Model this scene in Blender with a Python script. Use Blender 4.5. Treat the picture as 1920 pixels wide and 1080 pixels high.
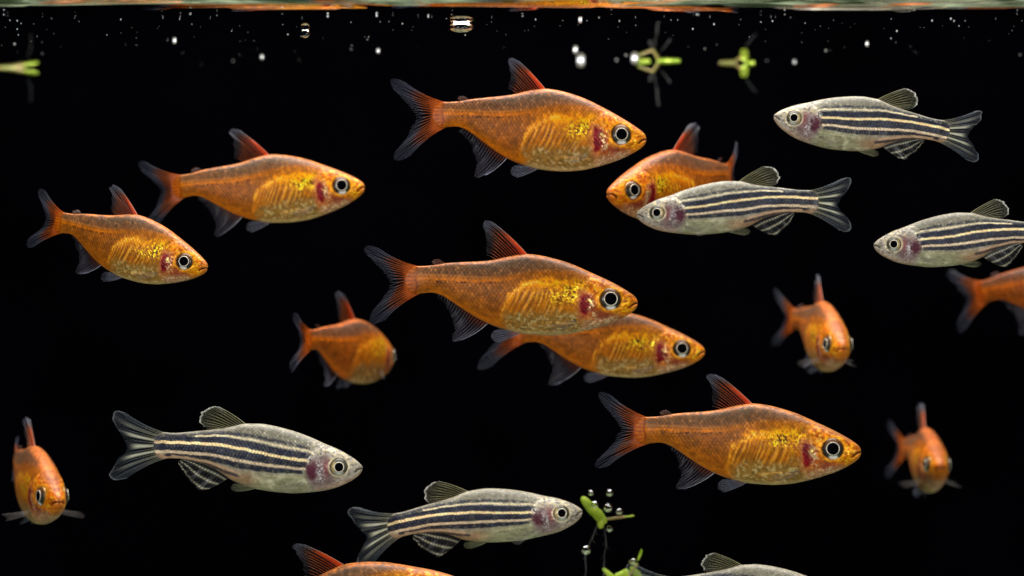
# Aquarium close-up: small orange tetras and striped danios below the water surface, black behind.
# One Blender unit is one centimetre.
import bpy, math
import numpy as np

sc = bpy.context.scene
for o in list(bpy.data.objects):
    bpy.data.objects.remove(o)
sc.unit_settings.system = 'METRIC'
sc.unit_settings.scale_length = 0.01
COL = sc.collection

# ------------------------------------------------------------------ camera
FPX = 5280.0                    # focal length in photo pixels (1920 wide)
FOCUS = 40.0
cam_d = bpy.data.cameras.new('camera')
cam_d.sensor_width = 36.0
cam_d.lens = FPX / 1920.0 * 36.0
cam_d.clip_start = 0.5
cam_d.clip_end = 400.0
cam_d.dof.use_dof = True
cam_d.dof.focus_distance = FOCUS
cam_d.dof.aperture_fstop = 0.16
cam = bpy.data.objects.new('camera', cam_d)
cam.location = (0, -40, 0)
cam.rotation_euler = (math.radians(90), 0, 0)
COL.objects.link(cam)
sc.camera = cam

# ------------------------------------------------------------------ world and lamps
w = bpy.data.worlds.new('World')
sc.world = w
w.use_nodes = True
w.node_tree.nodes['Background'].inputs[0].default_value = (0.0008, 0.0009, 0.0016, 1)
w.node_tree.nodes['Background'].inputs[1].default_value = 1.0


def area(name, loc, target, sx, sy, power, color):
    d = bpy.data.lights.new(name, 'AREA')
    d.shape = 'RECTANGLE'
    d.size, d.size_y = sx, sy
    d.energy = power
    d.color = color
    o = bpy.data.objects.new(name, d)
    o.location = loc
    v = np.array(target, float) - np.array(loc, float)
    from mathutils import Vector
    o.rotation_euler = Vector(v).to_track_quat('-Z', 'Y').to_euler()
    COL.objects.link(o)
    return o


area('tank_hood_lamp', (0, 4.5, 21), (0, 4.5, 0), 28, 15, 15500, (1.0, 0.985, 0.96))
area('flash_softbox_left', (-17, -27, 3.2), (0, 1, 0), 6, 6, 3700, (1.0, 0.98, 0.945))
area('flash_softbox_right', (17, -27, 3.2), (0, 1, 0), 6, 6, 3700, (1.0, 0.98, 0.945))

vs = sc.view_settings
vs.view_transform = 'Standard'
vs.look = 'None'
vs.exposure = 0.14
vs.gamma = 1.0
vs.use_curve_mapping = False
sc.render.engine = 'CYCLES'
sc.cycles.use_denoising = True
sc.cycles.max_bounces = 12
sc.cycles.transparent_max_bounces = 40
sc.cycles.sample_clamp_indirect = 6.0
sc.cycles.caustics_reflective = True


# ------------------------------------------------------------------ helpers
def P(px, py, d):
    """A point at distance d in front of the camera, seen at photo pixel (px, py)."""
    return np.array([(px - 960.0) * d / FPX, d - 40.0, (540.0 - py) * d / FPX])


def lin(c):
    c = np.asarray(c, float) / 255.0
    return np.where(c <= 0.04045, c / 12.92, ((c + 0.055) / 1.055) ** 2.4)


def ss(a, b, x):
    t = np.clip((x - a) / (b - a), 0, 1)
    return t * t * (3 - 2 * t)


def hsh(i, j, seed):
    v = np.sin(i * 127.1 + j * 311.7 + seed * 74.7) * 43758.5453
    return v - np.floor(v)


def vnoise(x, y, seed=0.0):
    i, j = np.floor(x), np.floor(y)
    fx, fy = x - i, y - j
    fx = fx * fx * (3 - 2 * fx)
    fy = fy * fy * (3 - 2 * fy)
    a, b = hsh(i, j, seed), hsh(i + 1, j, seed)
    c, d = hsh(i, j + 1, seed), hsh(i + 1, j + 1, seed)
    return (a * (1 - fx) + b * fx) * (1 - fy) + (c * (1 - fx) + d * fx) * fy


def fbm(x, y, seed=0.0, n=3):
    s, a, t = 0.0, 0.5, 0.0
    for k in range(n):
        s = s + a * vnoise(x, y, seed + k * 13.0)
        t += a
        a *= 0.5
        x, y = x * 2.03, y * 2.03
    return s / t


def pchip(xs, ys):
    """Monotone cubic interpolation through points; returns a function."""
    p = sorted(zip(xs, ys))
    x = np.array([q[0] for q in p], float)
    y = np.array([q[1] for q in p], float)
    h = np.diff(x)
    d = np.diff(y) / h
    m = np.zeros_like(y)
    m[0], m[-1] = d[0], d[-1]
    for k in range(1, len(x) - 1):
        if d[k - 1] * d[k] > 0:
            w1, w2 = 2 * h[k] + h[k - 1], h[k] + 2 * h[k - 1]
            m[k] = (w1 + w2) / (w1 / d[k - 1] + w2 / d[k])

    def f(q):
        q = np.clip(np.asarray(q, float), x[0], x[-1])
        i = np.clip(np.searchsorted(x, q) - 1, 0, len(x) - 2)
        t = (q - x[i]) / h[i]
        t2, t3 = t * t, t * t * t
        return (y[i] * (2 * t3 - 3 * t2 + 1) + m[i] * h[i] * (t3 - 2 * t2 + t)
                + y[i + 1] * (-2 * t3 + 3 * t2) + m[i + 1] * h[i] * (t3 - t2))
    return f


def polyline(pts, n):
    """n points evenly spaced along a smoothed open polyline."""
    p = np.array(pts, float)
    for _ in range(2):
        q = [p[0]]
        for a, b in zip(p[:-1], p[1:]):
            q += [a * 0.75 + b * 0.25, a * 0.25 + b * 0.75]
        q.append(p[-1])
        p = np.array(q)
    s = np.r_[0, np.cumsum(np.linalg.norm(np.diff(p, axis=0), axis=1))]
    t = np.linspace(0, s[-1], n)
    return np.stack([np.interp(t, s, p[:, k]) for k in range(p.shape[1])], 1)


def mesh_obj(name, verts, faces, mat, parent=None, col=None, smooth=True):
    me = bpy.data.meshes.new(name)
    v = np.asarray(verts, np.float32)
    me.vertices.add(len(v))
    me.vertices.foreach_set('co', v.ravel())
    if isinstance(faces, np.ndarray):
        k = faces.shape[1]
        loops = faces.ravel()
        starts = np.arange(0, len(loops), k)
        totals = np.full(len(faces), k)
    else:
        loops = np.concatenate([np.asarray(f) for f in faces])
        totals = np.array([len(f) for f in faces])
        starts = np.r_[0, np.cumsum(totals)[:-1]]
    me.loops.add(len(loops))
    me.loops.foreach_set('vertex_index', loops.astype(np.int32))
    me.polygons.add(len(totals))
    me.polygons.foreach_set('loop_start', starts.astype(np.int32))
    me.polygons.foreach_set('loop_total', totals.astype(np.int32))
    me.polygons.foreach_set('use_smooth', np.full(len(totals), smooth))
    me.update(calc_edges=True)
    me.validate()
    if col is not None:
        at = me.color_attributes.new('Col', 'FLOAT_COLOR', 'POINT')
        at.data.foreach_set('color', np.asarray(col, np.float32).ravel())
    me.materials.append(mat)
    o = bpy.data.objects.new(name, me)
    COL.objects.link(o)
    if parent is not None:
        o.parent = parent
    return o


def tag(o, label=None, cat=None, group=None, kind=None):
    for k, v in (('label', label), ('category', cat), ('group', group), ('kind', kind)):
        if v:
            o[k] = v
    return o


def empty(name, loc):
    o = bpy.data.objects.new(name, None)
    o.location = loc
    o.empty_display_size = 0.3
    COL.objects.link(o)
    return o


def grid_faces(nu, nv, wrap=False):
    u = np.arange(nu - 1)[:, None]
    v = np.arange(nv if wrap else nv - 1)[None, :]
    a = u * nv + v
    b = u * nv + (v + 1) % nv
    c = (u + 1) * nv + (v + 1) % nv
    d = (u + 1) * nv + v
    return np.stack([x.ravel() + np.zeros(a.size, int) for x in (a, d, c, b)], 1)


def tubes(paths, radii, sides=4):
    """Many tapered tubes in one vertex/face list. paths: (n,3) arrays; radii: (n,) arrays."""
    V, Fc, base = [], [], 0
    for p, r in zip(paths, radii):
        p = np.asarray(p, float)
        n = len(p)
        t = np.gradient(p, axis=0)
        t /= np.linalg.norm(t, axis=1)[:, None] + 1e-12
        ref = np.array([0.0, 1.0, 0.0]) if abs(t[:, 1]).mean() < 0.8 else np.array([1.0, 0, 0])
        a = np.cross(t, ref)
        a /= np.linalg.norm(a, axis=1)[:, None] + 1e-12
        b = np.cross(t, a)
        ang = np.arange(sides) * 2 * math.pi / sides
        ring = (p[:, None, :] + np.asarray(r)[:, None, None] *
                (a[:, None, :] * np.cos(ang)[None, :, None] + b[:, None, :] * np.sin(ang)[None, :, None]))
        V.append(ring.reshape(-1, 3))
        Fc.append(grid_faces(n, sides, True) + base)
        base += n * sides
    return np.concatenate(V), np.concatenate(Fc)


# ------------------------------------------------------------------ materials
def new_mat(name):
    m = bpy.data.materials.new(name)
    m.use_nodes = True
    nt = m.node_tree
    nt.nodes.clear()
    out = nt.nodes.new('ShaderNodeOutputMaterial')
    return m, nt, out


def mat_skin(name, rough, sss, radius, glint_metal, sheen):
    m, nt, out = new_mat(name)
    at = nt.nodes.new('ShaderNodeAttribute')
    at.attribute_name = 'Col'
    b = nt.nodes.new('ShaderNodeBsdfPrincipled')
    nt.links.new(at.outputs['Color'], b.inputs['Base Color'])
    mul = nt.nodes.new('ShaderNodeMath')
    mul.operation = 'MULTIPLY'
    mul.inputs[1].default_value = glint_metal
    nt.links.new(at.outputs['Alpha'], mul.inputs[0])
    nt.links.new(mul.outputs[0], b.inputs['Metallic'])
    rr = nt.nodes.new('ShaderNodeMapRange')
    rr.inputs['To Min'].default_value = rough
    rr.inputs['To Max'].default_value = 0.30
    nt.links.new(at.outputs['Alpha'], rr.inputs['Value'])
    nt.links.new(rr.outputs[0], b.inputs['Roughness'])
    b.inputs['Subsurface Weight'].default_value = sss
    b.inputs['Subsurface Radius'].default_value = radius
    b.inputs['Subsurface Scale'].default_value = 0.03
    b.inputs['Specular IOR Level'].default_value = 0.18
    b.inputs['Sheen Weight'].default_value = 0.07
    b.inputs['Sheen Roughness'].default_value = 0.4
    b.inputs['Sheen Tint'].default_value = sheen
    tc = nt.nodes.new('ShaderNodeTexCoord')
    nz = nt.nodes.new('ShaderNodeTexNoise')
    nz.inputs['Scale'].default_value = 38.0
    nz.inputs['Detail'].default_value = 3.0
    nt.links.new(tc.outputs['Object'], nz.inputs['Vector'])
    bp = nt.nodes.new('ShaderNodeBump')
    bp.inputs['Strength'].default_value = 0.35
    bp.inputs['Distance'].default_value = 0.012
    nt.links.new(nz.outputs[0], bp.inputs['Height'])
    nt.links.new(bp.outputs[0], b.inputs['Normal'])
    nt.links.new(b.outputs[0], out.inputs[0])
    return m


def mat_fin(name):
    m, nt, out = new_mat(name)
    at = nt.nodes.new('ShaderNodeAttribute')
    at.attribute_name = 'Col'
    b = nt.nodes.new('ShaderNodeBsdfPrincipled')
    b.inputs['Roughness'].default_value = 0.35
    nt.links.new(at.outputs['Color'], b.inputs['Base Color'])
    tl = nt.nodes.new('ShaderNodeBsdfTranslucent')
    nt.links.new(at.outputs['Color'], tl.inputs['Color'])
    mx = nt.nodes.new('ShaderNodeMixShader')
    mx.inputs[0].default_value = 0.4
    nt.links.new(b.outputs[0], mx.inputs[1])
    nt.links.new(tl.outputs[0], mx.inputs[2])
    tr = nt.nodes.new('ShaderNodeBsdfTransparent')
    mo = nt.nodes.new('ShaderNodeMixShader')
    nt.links.new(at.outputs['Alpha'], mo.inputs[0])
    nt.links.new(tr.outputs[0], mo.inputs[1])
    nt.links.new(mx.outputs[0], mo.inputs[2])
    nt.links.new(mo.outputs[0], out.inputs[0])
    return m


def mat_attr(name, rough, metal=0.0, coat=0.0, spec=0.5):
    m, nt, out = new_mat(name)
    at = nt.nodes.new('ShaderNodeAttribute')
    at.attribute_name = 'Col'
    b = nt.nodes.new('ShaderNodeBsdfPrincipled')
    nt.links.new(at.outputs['Color'], b.inputs['Base Color'])
    b.inputs['Roughness'].default_value = rough
    b.inputs['Metallic'].default_value = metal
    b.inputs['Coat Weight'].default_value = coat
    b.inputs['Coat Roughness'].default_value = 0.06
    b.inputs['Specular IOR Level'].default_value = spec
    nt.links.new(b.outputs[0], out.inputs[0])
    return m


def mat_plain(name, color, rough, metal=0.0, sss=0.0, noise=None, spec=0.5, alpha=1.0, lo_hi=(0.35, 0.68)):
    m, nt, out = new_mat(name)
    b = nt.nodes.new('ShaderNodeBsdfPrincipled')
    b.inputs['Base Color'].default_value = (*color, 1)
    b.inputs['Roughness'].default_value = rough
    b.inputs['Metallic'].default_value = metal
    b.inputs['Subsurface Weight'].default_value = sss
    b.inputs['Subsurface Radius'].default_value = (0.5, 1.0, 0.2)
    b.inputs['Subsurface Scale'].default_value = 0.05
    b.inputs['Specular IOR Level'].default_value = spec
    b.inputs['Alpha'].default_value = alpha
    if noise:
        tc = nt.nodes.new('ShaderNodeTexCoord')
        nz = nt.nodes.new('ShaderNodeTexNoise')
        nz.inputs['Scale'].default_value = noise[0]
        nt.links.new(tc.outputs['Object'], nz.inputs['Vector'])
        cr = nt.nodes.new('ShaderNodeValToRGB')
        cr.color_ramp.elements[0].position = lo_hi[0]
        cr.color_ramp.elements[1].position = lo_hi[1]
        cr.color_ramp.elements[0].color = (*color, 1)
        cr.color_ramp.elements[1].color = (*noise[1], 1)
        nt.links.new(nz.outputs[0], cr.inputs[0])
        nt.links.new(cr.outputs[0], b.inputs['Base Color'])
    nt.links.new(b.outputs[0], out.inputs[0])
    return m


def mat_interface(name, ior, bump=None):
    """A boundary of water and air: clear straight on, a mirror past the critical angle."""
    m, nt, out = new_mat(name)
    fr = nt.nodes.new('ShaderNodeFresnel')
    fr.inputs['IOR'].default_value = ior
    gl = nt.nodes.new('ShaderNodeBsdfGlossy')
    gl.inputs['Roughness'].default_value = 0.0
    gl.inputs['Color'].default_value = (1, 1, 1, 1)
    tr = nt.nodes.new('ShaderNodeBsdfTransparent')
    mx = nt.nodes.new('ShaderNodeMixShader')
    nt.links.new(fr.outputs[0], mx.inputs[0])
    nt.links.new(tr.outputs[0], mx.inputs[1])
    nt.links.new(gl.outputs[0], mx.inputs[2])
    nt.links.new(mx.outputs[0], out.inputs[0])
    return m


M_TETRA = mat_skin('tetra_skin', 0.38, 0.14, (1.0, 0.42, 0.16), 0.6, (1.0, 0.6, 0.35, 1))
M_DANIO = mat_skin('danio_skin', 0.36, 0.12, (1.0, 0.85, 0.6), 0.6, (1.0, 0.95, 0.88, 1))
M_FIN = mat_fin('fin_membrane')
M_RAY = mat_fin('fin_ray')
M_IRIS = mat_attr('iris', 0.4, 0.2, 0.15, 0.3)
M_RING = mat_plain('iris_ring_silver', lin((235, 225, 205)), 0.3, 0.25)
M_PUPIL = mat_plain('pupil_black', (0.002, 0.002, 0.003), 0.5, spec=0.0)
M_WATER = mat_interface('water_surface', 1.33)
M_BUBBLE, _nt, _out = new_mat('air_bubble')
_g = _nt.nodes.new('ShaderNodeBsdfGlass')
_g.inputs['IOR'].default_value = 0.752
_g.inputs['Roughness'].default_value = 0.0
_nt.links.new(_g.outputs[0], _out.inputs[0])
M_TINY = mat_plain('tiny_bubble_white', (0.93, 0.95, 0.97), 0.35, 0.6)  # opaque white stands in for lamp glints on small clear bubbles
M_LEAF = mat_plain('leaf_green', lin((150, 182, 10)), 0.45, sss=0.3, noise=(7.0, lin((206, 224, 84))))
M_STEM = mat_plain('stem_green', lin((140, 150, 60)), 0.45, noise=(6.0, lin((168, 140, 90))))
M_ROOT = mat_plain('root_pale', lin((120, 125, 122)), 0.6, alpha=0.2)
M_BACK = mat_plain('black_board', (0.00065, 0.00058, 0.0013), 0.9, spec=0.0, noise=(0.4, (0.0004, 0.0004, 0.0007)))

# ------------------------------------------------------------------ the setting
SURF = 3.69          # height of the still water surface above the lens axis
GLASS_D = 37.35      # distance of the front of the water from the camera
BACK_D = 52.0
nx, nd = 520, 260
xs = np.linspace(-13, 13, nx)
ds = GLASS_D + (BACK_D + 0.5 - GLASS_D) * np.linspace(0, 1, nd) ** 3.2
Xg, Dg = np.meshgrid(xs, ds, indexing='ij')
q = Dg - GLASS_D
rise = 0.19 * (0.85 + 0.35 * fbm(Xg * 0.55, Xg * 0 + 3.0, 4.0))
Lm = 0.34 * (0.8 + 0.5 * fbm(Xg * 0.35 + 9, Xg * 0, 8.0))
Zg = SURF + rise * np.exp(-q / Lm)
Zg = Zg + 0.036 * (fbm(Xg * 0.32, q * 6.0, 21.0, 3) - 0.5) * np.exp(-q / 0.32)
water = mesh_obj('water_surface', np.stack([Xg, Dg - 40, Zg], -1).reshape(-1, 3),
                 grid_faces(nx, nd)[:, ::-1], M_WATER)
tag(water, kind='structure')
n = len(water.data.polygons)
if water.data.polygons[n // 2].normal.z < 0:
    water.data.flip_normals()
bd = BACK_D + 0.6 - 40
back = mesh_obj('backdrop', [(-16, bd, -12), (16, bd, -12), (16, bd, 9), (-16, bd, 9),
                             (-16, bd + .3, -12), (16, bd + .3, -12), (16, bd + .3, 9), (-16, bd + .3, 9)],
                np.array([(0, 1, 2, 3), (7, 6, 5, 4), (0, 4, 5, 1), (3, 2, 6, 7), (1, 5, 6, 2), (0, 3, 7, 4)]),
                M_BACK, smooth=False)
tag(back, kind='structure')


M_FLOOR = mat_plain('mossy_gravel', lin((22, 36, 10)), 0.9, spec=0.2, noise=(0.7, lin((158, 170, 138))), lo_hi=(0.47, 0.66))
fx_, fy_ = np.meshgrid(np.linspace(-16, 16, 161), np.linspace(-5.5, 12.4, 91), indexing='ij')
fz_ = -6.4 + 0.5 * fbm(fx_ * 0.6, fy_ * 0.6, 3.0) + 0.25 * fbm(fx_ * 3, fy_ * 3, 5.0)
floor = mesh_obj('tank_floor', np.stack([fx_, fy_, fz_], -1).reshape(-1, 3), grid_faces(161, 91), M_FLOOR)  # unseen below the view, added for its reflection at the waterline
if floor.data.polygons[0].normal.z < 0:
    floor.data.flip_normals()
tag(floor, kind='structure')


# ------------------------------------------------------------------ fish
# Outlines are drawn in "drawing units": x forward, y down, as the fish is seen from its right side.
class Species:
    pass


T = Species()
T.skin = M_TETRA
T.x0, T.yref = 400.0, 600.0
T.L = 1415.0
T.tail_y, T.snout_y = 465.0, 640.0
T.top = pchip(*zip(*[(336, 464), (338, 446), (346, 424), (362, 400), (382, 382), (410, 374), (450, 374), (520, 369), (600, 356), (700, 345), (800, 335), (900, 321), (960, 307),
                     (1040, 291), (1120, 283), (1200, 293), (1300, 319), (1400, 355), (1480, 394), (1560, 436),
                     (1640, 481), (1720, 531), (1775, 570), (1800, 592), (1810, 607), (1817, 632)]))
T.bot = pchip(*zip(*[(336, 466), (338, 484), (346, 506), (362, 530), (382, 547), (410, 553), (440, 548), (500, 544), (560, 560), (620, 599), (700, 660), (780, 719), (840, 756),
                     (900, 786), (980, 816), (1060, 838), (1150, 850), (1250, 856), (1350, 850), (1450, 831),
                     (1560, 800), (1660, 762), (1740, 720), (1785, 690), (1806, 668), (1817, 640)]))
T.wid = pchip(*zip(*[(336, 2), (346, 4), (370, 9), (400, 16), (430, 25), (500, 35), (620, 48), (800, 80), (1000, 112), (1200, 130), (1350, 134), (1450, 130),
                     (1550, 118), (1640, 100), (1720, 76), (1775, 52), (1800, 36), (1811, 20), (1817, 2)]))
T.xa, T.xb = 336.0, 1817.0
T.eye = (1640, 605, 72)
T.mouth = [(1822, 634), (1800, 636), (1780, 646), (1762, 662)]

Z = Species()
Z.skin = M_DANIO
Z.x0, Z.yref = 400.0, 450.0
Z.L = 1440.0
Z.tail_y, Z.snout_y = 332.0, 492.0
Z.top = pchip(*zip(*[(336, 331), (338, 312), (346, 288), (362, 262), (382, 244), (410, 235), (480, 239), (560, 235), (660, 225), (760, 215), (850, 203), (920, 189), (1000, 173),
                     (1100, 174), (1200, 189), (1300, 214), (1400, 246), (1500, 286), (1580, 323), (1660, 356),
                     (1740, 400), (1795, 437), (1826, 466), (1838, 482), (1842, 491)]))
Z.bot = pchip(*zip(*[(336, 333), (338, 352), (346, 376), (362, 402), (382, 419), (410, 426), (450, 422), (520, 424), (600, 440), (680, 460), (760, 489), (830, 530), (900, 578),
                     (960, 606), (1040, 634), (1140, 655), (1240, 668), (1340, 675), (1450, 669), (1560, 656),
                     (1640, 638), (1720, 606), (1785, 570), (1822, 537), (1838, 512), (1842, 497)]))
Z.wid = pchip(*zip(*[(336, 2), (346, 4), (370, 9), (400, 18), (430, 30), (500, 43), (620, 60), (800, 88), (1000, 116), (1200, 130), (1350, 132), (1450, 128),
                     (1550, 116), (1640, 98), (1720, 74), (1785, 48), (1822, 28), (1838, 12), (1842, 2)]))
Z.xa, Z.xb = 336.0, 1842.0
Z.eye = (1675, 482, 64)
Z.mouth = [(1848, 500), (1826, 497), (1808, 505), (1790, 520)]


def line_dist(x, y, pts):
    """Vertical distance of (x, y) from a curve given as points, and inside-range mask."""
    f = pchip(*zip(*pts))
    a, b = min(p[0] for p in pts), max(p[0] for p in pts)
    return y - f(x), ss(a - 12, a + 12, x) * (1 - ss(b - 12, b + 12, x))


def seg_dist(x, y, pts):
    best = np.full(np.shape(x), 1e9)
    for (ax, ay), (bx, by) in zip(pts[:-1], pts[1:]):
        dx, dy = bx - ax, by - ay
        t = np.clip(((x - ax) * dx + (y - ay) * dy) / (dx * dx + dy * dy), 0, 1)
        best = np.minimum(best, np.hypot(x - ax - t * dx, y - ay - t * dy))
    return best


class Paint:
    def __init__(self, shape, rgb):
        self.c = np.ones(shape + (3,)) * lin(rgb)
        self.g = np.zeros(shape)

    def mix(self, rgb, m, g=None):
        m = np.clip(m, 0, 1)
        self.c = self.c * (1 - m[..., None]) + lin(rgb) * m[..., None]
        if g is not None:
            self.g = self.g * (1 - m) + g * m

    def mul(self, k):
        self.c = self.c * k[..., None]


def scale_cell(x, y, sd, a=26.0, b=40.0):
    return hsh(np.floor(x / a + y / b), np.floor(x / a - y / b), sd)


def scale_net(x, y, a=26.0, b=40.0):
    e = np.abs(np.sin(math.pi * (x / a + y / b))) * np.abs(np.sin(math.pi * (x / a - y / b)))
    return e


def paint_tetra(x, y, top, bot, sd, yn):
    s = (y - top) / np.maximum(bot - top, 1)
    p = Paint(x.shape, (186, 106, 38))
    n1 = fbm(x / 60, yn / 60, sd + 1)
    n2 = fbm(x / 20, yn / 20, sd + 2)
    n3 = fbm(x / 11, yn / 11, sd + 3, 2)
    n4 = vnoise(x / 7, yn / 7, sd + 4)
    lat = pchip(*zip(*[(300, 450), (500, 455), (650, 462), (800, 468), (950, 460), (1100, 438), (1250, 424), (1420, 432), (1560, 470)]))
    dl = y - lat(x)
    body = 1 - ss(1470, 1560, x)
    # brown back, its translucence put into darker pigment
    p.mix((142, 94, 62), body * (1 - ss(-45, -8, dl)) * 0.97)
    p.mix((116, 88, 68), body * (1 - ss(-110, -30, dl)) * ss(560, 860, x) * 0.95 * ss(0.12, 0.45, n1))
    net = scale_net(x, yn)
    cell = scale_cell(x, yn, sd)
    sz = body * (1 - ss(0.72, 0.9, s)) * ss(400, 480, x)
    p.mul(1 - (0.12 + 0.42 * n1) * (1 - ss(0.02, 0.38, net)) * sz)
    p.mul(1 + (0.44 * cell - 0.22) * sz)
    p.mix((214, 142, 84), sz * ss(0.90, 0.98, cell) * ss(0.2, 0.6, net) * 0.4, 0.4)  # mirror-like flashes of single scales, painted in
    # rear flank, warm
    p.mix((186, 100, 30), (1 - ss(880, 980, x)) * ss(10, 50, dl) * 0.6 * ss(0.25, 0.7, n1))
    p.mix((140, 76, 26), (1 - ss(900, 1000, x)) * ss(20, 60, dl) * 0.55 * ss(0.45, 0.7, fbm(x / 40, yn / 25, sd + 12)))
    # lateral stripe with its dark dots
    p.mix((226, 124, 36), np.exp(-((dl - 2) / 12) ** 2) * (1 - ss(850, 1150, x)) * (0.5 + 0.7 * n2))
    p.mix((212, 132, 66), np.exp(-((dl + 24) / 7) ** 2) * (1 - ss(850, 1000, x)) * 0.45)
    dots = ss(0.48, 0.62, n3) * np.exp(-((dl - 17) / 9) ** 2) * ss(470, 560, x) * (1 - ss(930, 1000, x))
    p.mix((84, 34, 12), dots * 0.9)
    # along the lower edge before the belly
    p.mix((220, 120, 32), ss(0.86, 0.97, s) * (1 - ss(900, 980, x)) * ss(430, 520, x) * 0.75)
    # lit rim of the back and nape, painted as an orange line
    p.mix((214, 124, 66), (1 - ss(0.01, 0.07, s)) * (0.35 + 0.8 * ss(0.35, 0.6, n2)))
    # abdomen, the glow of the inner organs painted as pigment
    ab = pchip(*zip(*[(900, 800), (945, 690), (990, 560), (1060, 500), (1160, 468), (1300, 462), (1420, 480), (1520, 510)]))
    edge = y - ab(x) + 50 * (n1 - 0.5) + 24 * (n2 - 0.5)
    inab = ss(-30, 44, edge) * ss(895, 985, x + 20 * (n2 - 0.5)) * (1 - ss(1430, 1500, x))
    p.mix((196, 112, 26), inab * 0.85)
    p.mix((120, 72, 18), inab * ss(560, 640, y) * ss(0.42, 0.62, n1) * 0.6)
    arc = np.exp(-((edge - 34) / 30) ** 2) * ss(930, 990, x) * (1 - ss(1380, 1500, x))
    p.mix((246, 150, 40), arc * (0.45 + 0.9 * ss(0.38, 0.62, n2)), 0.2)
    p.mix((250, 180, 84), np.exp(-((edge - 30) / 9) ** 2) * ss(935, 975, x) * (1 - ss(1150, 1300, x)) * 0.6 * ss(0.3, 0.55, n2), 0.25)
    # ribs: thin slanting bright strands of uneven length
    xr = x + 0.40 * (y - 600) + 0.0007 * (y - 600) ** 2 + 34 * (fbm(x / 90, yn / 220, sd + 7) - 0.5)
    xr = xr + 16 * np.sin(xr / 71.0 + sd) + 9 * np.sin(xr / 37.0 + 2 * sd)
    rib = 0.5 + 0.5 * np.cos(2 * math.pi * xr / 36.0)
    amp = ss(0.25, 0.65, fbm(xr / 33, yn / 90, sd + 8))
    zone = inab * ss(505, 570, y) * (1 - ss(700, 775, y + 50 * (n1 - 0.5))) * ss(960, 1010, x) * (1 - ss(1320, 1420, x))
    p.mix((104, 62, 14), zone * (1 - ss(0.0, 0.5, rib)) * 0.6 * (0.5 + 0.5 * amp))
    p.mix((240, 164, 66), zone * ss(0.70, 1.0, rib) * amp * 0.85, 0.2)
    # olive grey lower belly with pale flecks
    low = inab * ss(645, 745, y + 50 * (n1 - 0.5)) * ss(925, 1060, x + 60 * (n1 - 0.5))
    p.mix((150, 116, 62), low * 0.85)
    p.mix((184, 160, 112), low * ss(0.54, 0.70, n2) * 0.85, 0.2)
    p.mix((104, 82, 46), low * ss(0.56, 0.70, fbm(x / 17, yn / 11, sd + 9)) * 0.8)
    p.mix((196, 166, 116), ss(0.93, 0.99, s) * ss(950, 1050, x) * (1 - ss(1500, 1650, x)) * 0.8)
    d1 = np.abs(y - (768 + 4 * np.sin(x / 30)))
    p.mix((232, 170, 92), np.exp(-(d1 / 7) ** 2) * ss(1110, 1180, x) * (1 - ss(1400, 1460, x)) * 0.7 * ss(0.35, 0.55, n2))
    # gold dust behind the head
    gx0, gy0, gs = 1340 + 60 * hsh(sd, 1.0, 2.0), 525 + 40 * hsh(sd, 2.0, 2.0), 0.6 + 0.5 * hsh(sd, 4.0, 2.0)
    gz = np.exp(-(((x - gx0 + 0.3 * (y - gy0)) / (95 + 50 * gs)) ** 2 + ((y - gy0) / (48 + 22 * gs)) ** 2)) * (0.55 + 0.5 * gs)
    gz = gz * (0.4 + 0.9 * ss(0.3, 0.6, n1))
    p.mix((224, 146, 24), gz * 0.85, 0.25)
    p.mix((255, 200, 62), gz * ss(0.52, 0.66, n3) * 1.2, 0.7)
    p.mix((98, 58, 8), gz * (1 - ss(0.36, 0.46, n3)) * 1.2)
    p.mix((240, 170, 40), arc * ss(0.6, 0.75, n3) * ss(1150, 1250, x), 0.6)
    # head
    hd = ss(1440, 1530, x + 0.15 * (y - 600) + 30 * (n2 - 0.5))
    p.mix((214, 112, 26), hd * (1 - ss(0.62, 0.85, s)) * 0.92)
    p.mix((246, 150, 40), hd * ss(0.54, 0.68, n2) * (1 - ss(0.75, 0.9, s)) * 0.8, 0.4)
    p.mix((250, 190, 90), hd * ss(0.60, 0.72, n3) * (1 - ss(0.75, 0.9, s)) * 0.7, 0.5)
    p.mix((160, 70, 20), hd * (1 - ss(0.34, 0.46, n2)) * (1 - ss(0.7, 0.9, s)) * 0.7)
    p.mix((176, 112, 76), hd * (1 - ss(0.02, 0.16, s)) * 0.75)
    # cheek and throat
    ck = np.exp(-(((x - 1595) / 80) ** 2 + ((y - 718) / 44) ** 2))
    p.mix((150, 66, 54), ck * 0.9)
    p.mix((226, 130, 34), np.exp(-(((x - 1738) / 46) ** 2 + ((y - 672) / 48) ** 2)) * 0.9, 0.25)
    p.mix((255, 190, 60), np.exp(-(((x - 1738) / 46) ** 2 + ((y - 660) / 60) ** 2)) * ss(0.52, 0.64, n3), 0.6)
    th = ss(0.78, 0.92, s) * ss(1430, 1500, x) * (1 - ss(1640, 1730, x))
    p.mix((176, 128, 96), th * 0.85)
    p.mix((232, 196, 160), th * ss(0.52, 0.66, n3) * 0.9, 0.5)
    # gill: a crimson crescent behind glittering flecks
    gy = (y - 640) / 92
    gx = (x - 1484 + 18 * gy * gy) / 42
    gd = np.hypot(gx, gy) + 0.35 * (n2 - 0.5)
    p.mix((190, 110, 72), (1 - ss(1.0, 1.6, gd)) * 0.7)
    gill = 1 - ss(0.70, 1.05, gd)
    p.mix((150, 14, 36), gill * 0.95)
    p.mix((104, 8, 30), gill * ss(0.45, 0.65, n3) * 0.7)
    gf = np.exp(-(((x - 1520 - 0.12 * (y - 640)) / 22) ** 2 + ((y - 660) / 70) ** 2))
    p.mix((150, 40, 44), gf * 0.6)
    p.mix((240, 196, 150), gf * ss(0.48, 0.60, n3) * 1.3, 0.8)
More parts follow.
